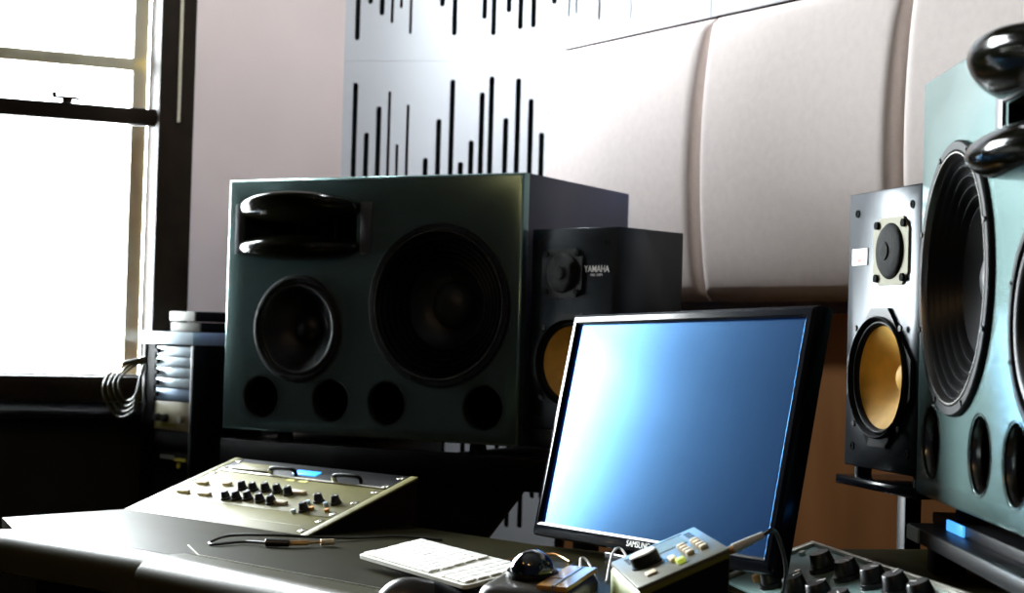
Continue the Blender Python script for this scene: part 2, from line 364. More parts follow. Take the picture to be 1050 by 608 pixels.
# ------------------------------------------------------------------ big loudspeakers
BW, BH, BD = .7175, .5315, .487
def big_speaker(loc, yaw, sg, label):
    t = thing('studio_speaker', label, 'loudspeaker', W(*loc), yaw, 'big three-way studio loudspeakers')
    X = lambda u: sg*u
    ports = [(.0774, .0716), (.3025, .0712), (.4394, .0708), (.6161, .0708)]
    wf = (.185, .2713); md = (.5262, .2167)
    hole = [circ(X(u), v, .0440, 40) for u, v in ports]+[circ(X(wf[0]), wf[1], .148, 64), circ(X(md[0]), md[1], .098, 56),
           rect(*sorted((X(.386), X(.672))), .379, .472)]
    c = .006; x0, x1 = sorted((0, X(BW)))
    m = MB().slab(rect(x0+c, x1-c, c, BH-c), hole, 0, .03, lambda a, z, h: (a, h, z), back=False)
    lo = []
    for ins, y in ((c, 0), (c*.3, c*.3), (0, c), (0, .022), (0, BD-.004), (.004, BD)):
        lo.append([(x0+ins, y, ins), (x1-ins, y, ins), (x1-ins, y, BH-ins), (x0+ins, y, BH-ins)])
    for i in range(3):
        m.add(lo[i]+lo[i+1], [(k, (k+1) % 4, 4+(k+1) % 4, 4+k) for k in range(4)])
    m2 = MB()
    for i in (3, 4): m2.add(lo[i]+lo[i+1], [(k, (k+1) % 4, 4+(k+1) % 4, 4+k) for k in range(4)])
    m2.add(lo[5], [(0, 1, 2, 3)])
    m.build('front_baffle', CAB, t, ang=60); m2.build('cabinet', CARC, t, ang=60)
    def driver(nm, u, v, R, corr, capr):
        k = R/.163
        fr_ = ((X(u), 0, v), (1, 0, 0), (0, 0, 1), (0, 1, 0))
        ri = .146*k
        p = [(ri, .004), (ri-.003*k, .0)]
        if corr:
            n = 40
            for i in range(1, n+1):
                q = i/n; r = (.143-.055*q)*k
                p.append((r, .030*q**1.2*k-.0045*k*math.cos(2*PI*5*q)*1.0+.0045*k))
            p += [(.07*k, .052*k), (capr, .062*k), (.0001, .062*k)]
        else:
            for i in range(1, 11):
                q = i/10; p.append(((.143-.022*q)*k, -.007*k*math.sin(PI*q)+.004*k*q))
            p += [(.10*k, .026*k), (.075*k, .046*k), (capr, .058*k), (.0001, .058*k)]
        d = MB().lathe(p, fr_, 72).build(nm, CONE, t, ang=60)
        MB().lathe([(R, .001), (R, -.005*k), (R-.002, -.007*k), (.152*k, -.007*k), (.150*k, -.005*k), (.150*k, .004)], fr_, 72).build('frame_ring', RUBBER, d)
        MB().lathe([(.1490*k, .003), (.1490*k, -.0075*k), (.1475*k, -.0075*k), (.1455*k, -.002*k), (.1455*k, .004)], fr_, 72).build('trim_ring', RING if corr else RUBBER, d)
        MB().lathe([(capr*math.cos(a), (.060-.030*math.sin(a))*k) for a in [PI/2*i/8 for i in range(9)]][:-1]+[(.0002, .030*k)], fr_, 40).build('dust_cap', CAPGREY if corr else CONE, d)
        for i in range(8):
            a = PI/8+PI/4*i; q = Vector((X(u)+.1565*k*math.cos(a), -.007*k, v+.1565*k*math.sin(a)))
            MB().cyl(q, q+Vector((0, -.002, 0)), .0035*k, seg=10).build('screw', BLACKP, d)
    driver('woofer', *wf, .163, True, .046)
    driver('midrange_driver', *md, .1116, False, .034)
    for u, v in ports:
        fr_ = ((X(u), 0, v), (1, 0, 0), (0, 0, 1), (0, 1, 0))
        pt = MB().lathe([(.0437, .0135), (.0418, .014), (.040, .024), (.037, .04), (.036, .16), (.0005, .16)], fr_, 40).build('bass_port', PORTIN, t)
        MB().lathe([(.0475, .0008), (.0470, -.0012), (.0462, -.0012), (.0440, .003), (.0422, .009), (.0418, .013), (.0438, .013), (.0438, .001)], fr_, 48).build('port_lip', PORTLIP, pt)
    # horn: throat box, two projecting lips, side plates, vanes
    h0, h1 = .386, .672; hc = (h0+h1)/2
    m = MB()
    xa, xb = sorted((X(h0), X(h1)))
    xm0, xm1 = xa+.09, xb-.09
    fr1 = [(xa, .0, .379), (xb, .0, .379), (xb, .0, .472), (xa, .0, .472)]
    fr2 = [(xm0, .14, .395), (xm1, .14, .395), (xm1, .14, .456), (xm0, .14, .456)]
    m.add(fr1+fr2, [(0, 1, 5, 4), (1, 2, 6, 5), (2, 3, 7, 6), (3, 0, 4, 7), (4, 5, 6, 7)])
    hn = m.build('horn', HORNM, t)
    def lip(vc, dv, nose, bulge):
        ns, nt = 44, 20; vs = []; fs = []; hw = .150
        for i in range(ns+1):
            s_ = -1+2*i/ns; s_ = math.sin(s_*PI/2)
            k = max(0., 1-abs(s_)**2.2)**.62
            P = .074*k; D = dv*(.22+.78*k)
            for j in range(nt+1):
                a = PI*j/nt
                d = P*math.sin(a)**.8; z = vc+D*math.cos(a)+nose*(d/.07)**1.3
                vs.append((X(hc)+hw*s_, -d+.001, z))
        n = nt+1
        for i in range(ns):
            for j in range(nt): fs.append((i*n+j, i*n+j+1, (i+1)*n+j+1, (i+1)*n+j))
        q = MB().add(vs, fs)
        q.f += [tuple(i*n+j for i, j in ((0, jj) for jj in range(n))), tuple(ns*n+jj for jj in range(n))]
        bk = [i*n for i in range(ns+1)]+[i*n+nt for i in range(ns, -1, -1)]
        q.f.append(tuple(bk))
        return q.build('horn_lip', HORNM, hn, ang=70)
    lip(.4660, .0290, .0170, 1); lip(.3860, .0270, -.0040, -1)
    for a0, a1 in ((.350, .3755), (.677, .6945)):
        xs = sorted((X(a0), X(a1)))
        MB().box(xs[0], xs[1], -.004, .003, .3725, .4775, bev=.0015).build('side_plate', PLATEG, hn)
    for k in range(4):
        x = X(h0+.095+k*.032)
        MB().box(x-.0012, x+.0012, .06, .138, .394, .458).build('vane', PLATEG, hn)
    for u in (.11, .58):
        for y in (.03, BD-.06):
            MB().cyl((X(u), y+.012, -.0207), (X(u), y+.012, .002), .018, .016, 20).build('foot', RUBBER, t)
    return t
big_speaker((.01747, 3.2, -.21564), -28.70, -1, 'big dark grey loudspeaker on the left, in front of the white slotted wall')
big_speaker((.5262, 2.1414, -.18955), -90.73, 1, 'big teal loudspeaker seen edge-on at the right edge of the photo')

# ------------------------------------------------------------------ small two-way speakers
def small_speaker(loc, yaw, sg, label, plate):
    t = thing('bookshelf_speaker', label, 'loudspeaker', W(*loc), yaw, 'black two-way nearfield speakers with ochre cones')
    w, h, d = .215, .382, .199
    X = lambda u: sg*u
    x0, x1 = sorted((0, X(w))); c = .002
    wx, wz = .1085, .126; tx, tz = .1345, .2965
    holes = [circ(X(wx), wz, .082, 48), circ(X(tx), tz, .036, 32)]
    m = MB().slab(rect(x0+c, x1-c, c, h-c), holes, 0, .02, lambda a, z, hh: (a, hh, z), back=False)
    lo = [[(x0+i, y, i), (x1-i, y, i), (x1-i, y, h-i), (x0+i, y, h-i)] for i, y in ((c, 0), (0, c), (0, d-.002), (.002, d))]
    for i in range(3): m.add(lo[i]+lo[i+1], [(k, (k+1) % 4, 4+(k+1) % 4, 4+k) for k in range(4)])
    m.add(lo[3], [(0, 1, 2, 3)]); m.build('cabinet', ASH, t, ang=60)
    # woofer with a chamfered square frame
    f_ = ((X(wx), 0, wz), (1, 0, 0), (0, 0, 1), (0, 1, 0))
    R = .094; k = .36
    oct_ = []
    for i in range(48):
        a = 2*PI*i/48; q = R/max(abs(math.cos(a)), abs(math.sin(a)), (abs(math.cos(a))+abs(math.sin(a)))/1.27)
        oct_.append((X(wx)+q*math.cos(a), wz+q*math.sin(a)))
    wo = MB().slab(oct_, [circ(X(wx), wz, .081, 48)], -.005, .003, lambda a, z, hh: (a, hh, z)).build('woofer', BLACKP, t)
    MB().lathe([(.083, .002), (.083, -.009), (.0815, -.0105), (.080, -.009), (.0795, -.002), (.0785, -.001)]+
               [(.0785-.008*q/8, -.005*math.sin(PI*q/8)) for q in range(1, 9)]+[(.0695, .004)], f_, 64).build('surround', RUBBER, wo, ang=60)
    cn = MB().lathe([(.0705, .002), (.060, .010), (.045, .022), (.030, .034), (.021, .040), (.0002, .040)], f_, 64).build('cone', WARMCONE, wo, ang=60)
    MB().lathe([(.0215*math.cos(a), .040-.014*math.sin(a)) for a in [PI/2*i/8 for i in range(8)]]+[(.0002, .026)], f_, 32).build('dust_cap', WARMCONE, wo, ang=60)
    MB().tube([(X(wx)+.018*sg, .036, wz-.018), (X(wx)+.013*sg, .028, wz-.028), (X(wx)+.004*sg, .028, wz-.040)], .0016).build('tinsel_lead', BLACKP, wo)
    for sx in (-1, 1):
        for sz in (-1, 1):
            q = Vector((X(wx)+sx*.0665, -.005, wz+sz*.0665)); MB().cyl(q, q+Vector((0, -.003, 0)), .0042, seg=12).build('screw', BLACKP, wo)
    # tweeter
    T = 0.0505; TZ = .0455
    pl = [(X(tx)+sx*a, tz+sz*b) for sx, sz, a, b in ((1, 1, T-.016, TZ), (1, 1, T, TZ-.016), (1, -1, T, TZ-.016), (1, -1, T-.016, TZ), (-1, -1, T-.016, TZ), (-1, -1, T, TZ-.016), (-1, 1, T, TZ-.016), (-1, 1, T-.016, TZ))]
    g_ = ((X(tx), 0, tz), (1, 0, 0), (0, 0, 1), (0, 1, 0))
    tw = MB().slab(pl, [circ(X(tx), tz, .0372, 40)], -.003, .002, lambda a, z, hh: (a, hh, z)).build('tweeter', LITPLATE if plate else BLACKP, t)  # same plate coloured as lit on the right, black on the left
    MB().lathe([(.0380, .001), (.0380, -.004), (.034, -.008), (.026, -.0105), (.015, -.012), (.0002, -.0125)], g_, 48).build('mesh_grille', MESHM, tw, ang=60)
    MB().lathe([(.013, -.0115), (.012, -.014), (.007, -.0155), (.0002, -.016)], g_, 24).build('dome', MESHM, tw)
    for sx in (-1, 1):
        for sz in (-1, 1):
            q = Vector((X(tx)+sx*.0385, -.003, tz+sz*.0360)); MB().cyl(q, q+Vector((0, -.0035, 0)), .0055, seg=12).build('screw', FELT, tw)
    for px_, pz in ((.0275, .3534), (.190, .3560), (.1885, .028), (.0270, .028)):
        q = ((X(px_), 0, pz), (1, 0, 0), (0, 0, 1), (0, 1, 0))
        MB().lathe([(.0055, .001), (.0055, -.0015), (.0035, -.0015), (.003, -.0005), (.0002, -.0005)], q, 20).build('grille_socket', FELT, t)
    if plate:
        MB().box(*sorted((X(.0145), X(.062))), -.0016, .001, .2805, .304, bev=.0006).build('name_plate', WHITEPR, t)  # white of the plate also holds the glare on it
        text('name_lettering', 'YAMAHA', .0095, REDPR, t, face_M(X(.0382), -.0018, .2868, .95))
    else:
        text('name_lettering', 'YAMAHA', .0180, WHITEPR, t, face_M(X(.050), -.0006, .3035, .82))
        text('model_lettering', 'NS-10M', .0070, WHITEPR, t, face_M(X(.050), -.0006, .2925, 1.25))
    return t
small_speaker((.1937, 3.0603, -.1758), -42.88, -1, 'black speaker with warm-lit cone between the big grey loudspeaker and the monitor', False)
small_speaker((.4774, 2.3574, -.1692), -76.2, 1, 'black speaker with warm-lit cone raised on a post beside the big teal loudspeaker', True)

# ---- support of the left pair
br = thing('speaker_stand', 'low black stand carrying the big grey loudspeaker behind the desk', 'stand', W(.01747, 3.2, -EYE), -28.70, 'speaker stands')
z = lambda q: q+EYE
MB().box(-.72, .17, .0, .045, z(-.30), z(-.2365), bev=.003).build('front_bar', RACKB, br)
for a0, a1 in ((-.71, -.45), (-.162, -.068), (.035, .17)):
    MB().box(a0, a1, .0455, .47 if a0 < 0 else .26, z(-.30), z(-.2365), bev=.002).build('rail', RACKB, br)
MB().prism([(-.72, z(-.3005)), (.008, z(-.3005)), (-.102, z(-.44)), (-.102, .06), (-.72, .06)], .005, .025, lambda a, q, h: (a, h, q)).build('front_panel', RACKB, br)
for x in (-.69, .14):
    for y in (.03, .44 if x < 0 else .23):
        MB().box(x-.02, x+.02, y-.02, y+.015, 0, z(-.3005), bev=.002).build('leg', RACKB, br)
pd = thing('isolation_pad', 'black foam pad under the black speaker left of the monitor', 'speaker pad', W(.1937, 3.0603, -.2362), -42.88)
MB().box(-.215, 0, .004, .199, .0215, .0600, bev=.004).build('foam_block', RUBBER, pd)
for x in (-.18, -.03):
    for y in (.10, .17): MB().cyl((x, y, 0), (x, y, .0214), .014).build('foot', RUBBER, pd)

# ---- post stand of the right nearfield speaker
ps = thing('speaker_stand', 'slim black post stand under the black speaker at the right', 'stand', W(.4774, 2.3574, -EYE), -76.2, 'speaker stands')
MB().box(-.014, .226, -.006, .21, z(-.197), z(-.184), bev=.002).build('top_plate', GLOSSB, ps)
q = Matrix.Rotation(rad(76.2), 3, 'Z') @ Vector((.5800-.4774, 2.392-2.3574, 0))
MB().box(q.x-.03, .02, q.y-.03, q.y+.03, z(-.205), z(-.1972)).build('bracket', RACKB, ps)
MB().box(q.x-.013, q.x+.013, q.y-.013, q.y+.013, .012, z(-.2052), bev=.002).build('post', RACKB, ps)
MB().box(q.x-.25, q.x+.015, q.y-.12, q.y+.12, 0, .012, bev=.003).build('base_plate', RACKB, ps)
for x in (.02, .195):
    for y in (.02, .18): MB().cyl((x, y, z(-.184)), (x, y, z(-.1690)), .012).build('foot', RUBBER, ps)

# ------------------------------------------------------------------ computer monitor
D0 = 2.65
u = Vector((.51014693, -.85967747, .02654712)).normalized(); v = Vector((.15022883, .16042987, .97554782))
v = (v-u*v.dot(u)).normalized(); nb = u.cross(v)*-1      # u right, v up, nb = away from the viewer
nb = Vector(v.cross(u))*-1
nb = u.cross(v); nb = -nb if nb.y < 0 else nb
sw, sh = .20636808*D0, .119803*D0
MM = Matrix.Identity(4)
for i in range(3): MM[i][0] = u[i]; MM[i][1] = nb[i]; MM[i][2] = v[i]; MM[i][3] = W(.0553, 2.599, -.2905)[i]
mo = thing('computer_monitor', 'glossy black flat computer monitor tilted back on the desk, blue-white glare', 'monitor', M=MM)
S = .017
def mb_frame(m, x0, x1, z0, z1, y0, ix, y1):
    m.slab(rect(x0, x1, z0, z1), [rect(x0+ix, x1-ix, z0+ix, z1-ix)], y0, y1, lambda a, q, h: (a, h, q)); return m
fx0, fx1, fz0, fz1 = -S, sw+S, -.021, sh+S
m = MB()
loops = []
for ins, y in ((S, .004), (S, -.003), (S-.003, -.005), (.006, -.004), (.0015, .000), (0, .005), (0, .026), (.02, .040), (.06, .050)):
    bx = min(ins, S) if ins <= S else ins
    bz = ins*.021/S if ins <= S else ins
    loops.append([(fx0+bx, y, fz0+bz), (fx1-bx, y, fz0+bz), (fx1-bx, y, fz1-bx), (fx0+bx, y, fz1-bx)])
for i in range(len(loops)-1): m.add(loops[i]+loops[i+1], [(k, (k+1) % 4, 4+(k+1) % 4, 4+k) for k in range(4)])
m.add(loops[-1], [(0, 1, 2, 3)])
m.build('bezel', GLOSSB, mo, ang=30)
MB().box(.0002, sw-.0002, .002, .008, .0002, sh-.0002).build('screen', SCREEN, mo)
text('brand_lettering', 'SAMSUNG', .0125, WHITEPR, mo, face_M(sw*.50, -.0052, -.0108, 1.))
# stand: foot on the desk (world coordinates converted into the monitor's frame)
inv = MM.inverted()
def wbox(cx, cy, z0, z1, a, b_, yaw, bev=.003):
    return Matrix.Translation((cx, cy, 0)) @ Matrix.Rotation(rad(yaw), 4, 'Z'), (-a, a, -b_, b_, z0, z1, bev)
Mx, bb = wbox(.262, 2.425, EYE-.3295, EYE-.316, .10, .075, -59)
MB().box(*bb[:6], bev=.004, M=inv @ Mx).build('stand_foot', GLOSSB, mo)
Mx, bb = wbox(.262, 2.425, EYE-.3158, EYE-.10, .03, .012, -59)
MB().box(*bb[:6], bev=.003, M=inv @ Mx).build('stand_neck', GLOSSB, mo)

# ------------------------------------------------------------------ desk
dk = thing('studio_desk', 'dark olive lacquered studio desk with a padded front edge', 'desk', W(-.80, 2.60, -EYE), -43)
a43 = rad(-43)
def dl(x, y):
    dx, dy = x+.80, y-2.60
    return (dx*math.cos(a43)+dy*math.sin(a43), -dx*math.sin(a43)+dy*math.cos(a43))
top = [(-.165, .615), (-.165, .11), (-.02, .045), (.40, .075), (1.30, .075)]
top += [dl(.385, 1.64), dl(.283, 2.255), dl(.30, 2.50), dl(.16, 2.56)]+[(.60, .60)]
MB().prism(top, z(-.372), z(-.33), lambda a, q, h: (a, q, h)).build('desk_top', DESKM, dk)
def bolster(x0, y0, x1, y1, r, top_r, zt):
    prof = []
    n = 12
    # cross-section: flat back, rounded front
    d = Vector((x1-x0, y1-y0, 0)); L_ = d.length; d.normalize(); nrm = Vector((d.y, -d.x, 0))
    w = r
    sec = [(0, zt), (w*.45, zt+.001)]
    for i in range(1, n+1):
        a = PI/2*i/n; sec.append((w*.45+w*.55*math.sin(a), zt-.030+.031*math.cos(a)))
    sec += [(w*.85, zt-.058), (w*.45, zt-.066), (0, zt-.066)]
    return MB().prism(sec, 0, L_, lambda a, q, h: Vector((x0, y0, 0))+d*h+nrm*a+Vector((0, 0, q)))
bolster(-.018, .0445, .392, .0745, .055, 0, z(-.3305)).build('edge_strip', BOLST, dk)
bolster(.397, .0745, 1.28, .0745, .085, 0, z(-.3255)).build('padded_edge', BOLST, dk)
b = MB().prism([(.30, .150), (.40, .096), (1.28, .096), (1.28, .0985), (.40, .0985), (.301, .152)], z(-.3299), z(-.3288), lambda a, q, h: (a, q, h))
b.build('inlay_line', RIMS, dk)
MB().prism([(-.13, .58), (-.13, .14), (-.10, .14), (-.10, .58)], 0, z(-.3725), lambda a, q, h: (a, q, h)).build('leg', DESKM, dk)
MB().prism([(.95, .50), (.95, .14), (.98, .14), (.98, .50)], 0, z(-.3725), lambda a, q, h: (a, q, h)).build('leg', DESKM, dk)
MB().prism([(-.0995, .50), (.9495, .50), (.9495, .52), (-.0995, .52)], z(-.60), z(-.3725), lambda a, q, h: (a, q, h)).build('modesty_panel', DESKM, dk)

# ---- left sloping rack console
LW = W(-.683, 2.971, -.33); TL_ = rad(18)
ML = Matrix.Translation(LW) @ Matrix.Rotation(rad(-40.7), 4, 'Z')
MS = ML @ Matrix.Rotation(TL_, 4, 'X')       # local: x across, y up the slope, z out of the panel
rk = thing('rack_housing', 'low black sloping rack housing at the back left of the desk', 'rack', M=ML)
hx = math.cos(TL_); hz_ = math.sin(TL_)
MB().prism([(.004, .0005), (.267*hx, .0005), (.267*hx, .267*hz_-.014), (.267*hx-.01, .267*hz_-.014), (.01, -.003+.0045)], .018, .464, lambda a, q, h: (h, a, q)).build('body', RACKB, rk)
for x0, x1 in ((0, .0175), (.465, .4825)):
    MB().prism([(.002, .0005), (.267*hx, .0005), (.267*hx, .267*hz_), (.006, .001)], x0, x1, lambda a, q, h: (h, a, q-.0035 if q > .003 else q)).build('side_cheek', RACKB, rk)
    o = MB().box(x0, x1, .002, .267, -.0036, .0002, bev=.0008).build('edge_strip', RACKP, rk); o.matrix_local = Matrix.Rotation(TL_, 4, 'X')
def screws(par, ys, xs=(.026, .436), name='screw'):
    for x in xs:
        for y in ys: MB().box(x-.0055, x+.0055, y-.006, y+.006, .0002, .0052, bev=.001).build(name, KNOBM if int(y*1000) % 2 else CHROME, par)
def rackpanel(name, label, y0, y1, m, zt=.004):
    t = thing(name, label, 'rack unit', M=MS @ Matrix.Translation((0.0185, y0, -.004)), group='rack units in the sloping housing')
    MB().box(0, .4455, 0, y1-y0, 0, .004, bev=.0008).build('front_panel', m, t)
    return t
bl = rackpanel('blank_panel', 'plain cream blanking panel at the front of the sloping rack', .001, .0735, RACKP)
screws(bl, (.016, .056), xs=(.010, .4355))
MB().box(.03, .4155, .030, .0312, .0038, .0043).build('groove', OLIVD, bl)
ku = rackpanel('equalizer_unit', 'cream rack unit full of small black knobs in the sloping rack', .0745, .2025, RACKP)
screws(ku, (.014, .064, .114), xs=(.010, .4355))
def knob(par, x, y, r, h, m=KNOBM, z0=.004, ptr=None, sk=True):
    k = MB().cyl((x, y, z0), (x, y, z0+h*.25), r*1.15, r*1.1, 20).cyl((x, y, z0+h*.25), (x, y, z0+h), r*.95, r*.75, 20, bev=.0008).build('knob', m, par)
    a = random.uniform(-2, 2) if ptr is None else ptr
    M_ = Matrix.Translation((x, y, 0)) @ Matrix.Rotation(a, 4, 'Z')
    MB().box(-.0008, .0008, r*.1, r*.72, z0+h-.0003, z0+h+.0006, M=M_).build('pointer', WHITEPR, k)
    return k
for x, y in [(.176, .088), (.200, .092), (.225, .097), (.259, .095), (.291, .093), (.168, .134), (.197, .134), (.226, .138), (.256, .139), (.289, .135), (.380, .122), (.421, .123), (.385, .082)]:
    knob(ku, x-.0185, y-.0745+.004, .0088, .0155)
for x, y, w_ in [(.054, .095, .03), (.056, .139, .028), (.112, .096, .032), (.309, .100, .034), (.305, .147, .036), (.116, .147, .02)]:
    MB().box(x-.0185-w_/2, x-.0185+w_/2, y-.0745-.005, y-.0745+.005, .004, .010, bev=.0015).build('push_button', CREAMK, ku)
for x, y in [(.366, .120), (.408, .121), (.372, .080)]:
    MB().cyl((x-.0185, y-.0745-.006, .004), (x-.0185, y-.0745-.006, .010), .004, seg=12).build('indicator_cap', SILV, ku)
for x in (.395, .432):
    MB().cyl((x-.0185, .020, .004), (x-.0185, .020, .009), .0045, seg=12).build('jack_socket', ORANGEC, ku)
for x in (.235, .268):
    MB().box(x-.031, x-.010, .1175, .1255, .004, .0048).build('yellow_label', YELLOW, ku)
tu = rackpanel('rack_recorder', 'black top rack unit with two carry handles and a blue display', .2035, .2655, RACKB)
MB().box(.006, .44, .0005, .0055, .004, .0058, bev=.0005).build('bright_edge', RIMS, tu)
MB().box(.190, .250, .018, .036, .004, .0065, bev=.001).build('blue_display', BLUELED, tu)
for x in (.145, .312):
    h_ = MB().tube([(x, .008, .004), (x, .008, .012), (x+.010, .009, .017), (x+.05, .012, .017), (x+.06, .014, .012), (x+.06, .014, .004)], .0035, 10)
    h_.build('handle', RACKB, tu)
    MB().cyl((x, .008, .004), (x, .008, .013), .0042, seg=10).build('handle_post', RIMS, tu)
screws(tu, (.012, .050), xs=(.010, .4355))
MB().box(.03, .13, .012, .040, .004, .007, bev=.001).build('pale_plate', RACKP, tu)

# ------------------------------------------------------------------ keyboard
kx = Vector((.515, -.857, 0)).normalized(); 
KP = W(-.205, 2.328, -.317); ky = Vector((-kx.y, kx.x, 0))
tilt = math.atan2(.017, .098)
MK = Matrix.Translation(KP) @ Matrix.Rotation(math.atan2(kx.y, kx.x), 4, 'Z')
kb = thing('keyboard', 'thin white computer keyboard lying on the desk beside the trackball', 'keyboard', M=MK)
KR = Matrix.Rotation(tilt, 4, 'X'); KLEN, KDEP = .305, .103
n = 6
pl = []
for cx, cy, a0 in ((KLEN-.008, KDEP-.008, 0), (.008, KDEP-.008, PI/2), (.008, .008, PI), (KLEN-.008, .008, 1.5*PI)):
    pl += [(cx+.008*math.cos(a0+PI/2*i/n), cy+.008*math.sin(a0+PI/2*i/n)) for i in range(n+1)]
MB().prism(pl, -.0005, .0045, lambda a, q, h: KR @ Vector((a, q, h))).build('case', KEYB, kb)
MB().prism([(.034, -.0092), (.05, -.0092), (.05, -.000), (.034, -.002)], .01, KLEN-.01, lambda a, q, h: Vector((h, a, q-.0033+.0005))).build('front_foot', BLACKP, kb)
MB().prism([(.075, -.0125), (.095, -.0125), (.095, .011), (.075, .0075)], .01, KLEN-.01, lambda a, q, h: Vector((h, a, q))).build('rear_foot', KEYB, kb)
p = .0188
for r in range(5):
    y0 = .005+r*p; x = .006+(0, .004, .002, 0, 0)[r]
    xs = []
    if r == 0: ws = [1, 1, 1.2, 5, 1.2, 1]
    else: ws = [1.3]+[1]*(9 if r < 4 else 10)
    for w_ in ws:
        if x+w_*p > .212: break
        xs.append((x, w_)); x += w_*p
    for k in range(4): xs.append((.222+k*p, 1))
    for x, w_ in xs:
        MB().box(x+.0009, x+w_*p-.0009, y0+.0009, y0+p-.0009, .0046, .0074, bev=.0008, seg=1, M=KR).build('key', KEYW, kb)

# ------------------------------------------------------------------ trackball
MT = Matrix.Translation(W(.033, 1.972, -.3294)) @ Matrix.Rotation(rad(-21), 4, 'Z')
tb = thing('trackball', 'trackball mouse with shiny black ball and amber side strip on the desk', 'trackball', M=MT)
RT = Matrix.Rotation(rad(6), 4, 'X')
def slabrr(x0, x1, y0, y1, z0, z1, r, bev):
    pts = []
    for cx, cy, a0 in ((x1-r, y1-r, 0), (x0+r, y1-r, PI/2), (x0+r, y0+r, PI), (x1-r, y0+r, 1.5*PI)):
        pts += [(cx+r*math.cos(a0+PI/2*i/6), cy+r*math.sin(a0+PI/2*i/6)) for i in range(7)]
    cx, cy = (x0+x1)/2, (y0+y1)/2; L_ = []
    for ins, q in ((0, 0), (0, z1-bev-z0), (bev*.3, z1-bev*.3-z0), (bev, z1-z0)):
        sx = 1-ins/((x1-x0)/2); sy = 1-ins/((y1-y0)/2)
        L_.append([(cx+(a-cx)*sx, cy+(b_-cy)*sy, z0+q) for a, b_ in pts])
    return L_
def loft(m, L_, M=None):
    k = len(L_[0]); vs = [Vector(p_) for lp in L_ for p_ in lp]
    if M: vs = [M @ p_ for p_ in vs]
    fs = [(i*k+j, i*k+(j+1) % k, (i+1)*k+(j+1) % k, (i+1)*k+j) for i in range(len(L_)-1) for j in range(k)]
    fs += [tuple(range(k)), tuple((len(L_)-1)*k+j for j in range(k))]
    return m.add(vs, fs)
LB = slabrr(-.045, .068, -.075, .062, .0, .036, .022, .012)
LB = [LB[0]]+[[(x, y, zz+(y+.105)*.085) for x, y, zz in lp] for lp in LB[1:]]
loft(MB(), LB).build('body', BODYM, tb, ang=50)
zt = lambda y: .0375+(y+.105)*.085
MB().lathe([(.0300, -.004), (.0315, .002), (.0300, .0055), (.0275, .0045), (.0268, -.004)], ((0, 0, zt(0)), (1, 0, 0), (0, 1, 0.085), (0, -.085, 1)), 48).build('ball_ring', RUBBER, tb)
bm = MB(); c_ = Vector((0, 0, .050))
bm.lathe([(.0265*math.sin(PI*i/20)+1e-7, -.0265*math.cos(PI*i/20)) for i in range(21)], (c_, (1, 0, 0), (0, 1, 0), (0, 0, 1)), 40).build('ball', BALLM, tb, ang=180)
for x0, x1, y0, y1, mm_ in ((.028, .045, -.06, -.022, AMBER), (.028, .045, -.018, .050, AMBER), (.049, .064, -.06, .050, AMBER)):
    MB().prism([(x0, y0), (x1, y0), (x1, y1), (x0, y1)], -.002, .0035, lambda a, q, h: (a, q, zt(q)+h-.0005)).build('amber_strip', mm_, tb)
MB().prism([(.0460, -.06), (.0485, -.06), (.0485, .048), (.0465, .048)], -.002, .0045, lambda a, q, h: (a, q, zt(q)+h-.0005)).build('bright_rib', RIMS, tb)

# ---- dark mouse in front
MO = Matrix.Translation(W(-.088, 1.885, -.33)) @ Matrix.Rotation(rad(8), 4, 'Z')
ms = thing('computer_mouse', 'dark rounded computer mouse left of the trackball', 'mouse', M=MO)
def hump(L_, Wd, H_, x0=-1., x1=1., off=0.):
    nx, na = 24, 16; vs = []; fs = []
    for i in range(nx+1):
        s_ = x0+(x1-x0)*i/nx; k = max(0.0004, 1-abs(s_)**2.4)**.5
        for j in range(na+1):
            a = PI*j/na
            vs.append((s_*L_, -math.cos(a)*Wd*k, max(.0, (H_*(1-.25*s_)+off)*k*math.sin(a)**.75)+.001))
    n = na+1
    for i in range(nx):
        for j in range(na): fs.append((i*n+j, i*n+j+1, (i+1)*n+j+1, (i+1)*n+j))
    m = MB().add(vs, fs); m.f.append(tuple([i*n for i in range(nx+1)]+[i*n+na for i in range(nx, -1, -1)]))
    m.f += [tuple(range(n)), tuple(nx*n+j for j in range(n))]
    return m
hump(.062, .032, .050).build('shell', BODYM, ms, ang=60)
hump(.0625, .0325, .0505, .12, .985, .0008).build('button_cover', BLACKP, ms, ang=60)

# ------------------------------------------------------------------ monitor controller (tilted remote)
MC = Matrix.Translation(W(.127, 1.99, -.3294)) @ Matrix.Rotation(rad(-85), 4, 'Z')
ct = thing('monitor_controller', 'olive silver desktop controller with big knob in front of the monitor', 'controller', M=MC)
TC = rad(24); cw, cd = .196, .110
RC = Matrix.Translation((0, 0, .060)) @ Matrix.Rotation(TC, 4, 'X')
prof = [(0.004, 0), (cd*math.cos(TC), 0), (cd*math.cos(TC), .060+cd*math.sin(TC)-.006), (cd*math.cos(TC)-.006, .060+cd*math.sin(TC)-.004), (.004, .0585), (0, .052), (.0, .02)]
MB().prism(prof, .004, cw-.0005, lambda a, q, h: (h, a, q)).build('case', OLIVD, ct)
MB().box(.0, cw, .0, cd, -.004, .001, bev=.0018, M=RC).build('top_panel', OLIVE, ct)
MB().prism([(.006, 0.0), (cd*math.cos(TC)-.002, 0.0), (cd*math.cos(TC)-.002, .056+cd*math.sin(TC)-.006), (.006, .052)], cw, cw+.004, lambda a, q, h: (h, a, q)).build('end_cheek', BLACKP, ct)
def onc(mb, name, m): 
    o = mb.build(name, m, ct); o.matrix_local = RC; return o
onc(MB().box(.020, .072, .034, .086, .0008, .0016), 'display', LCD)
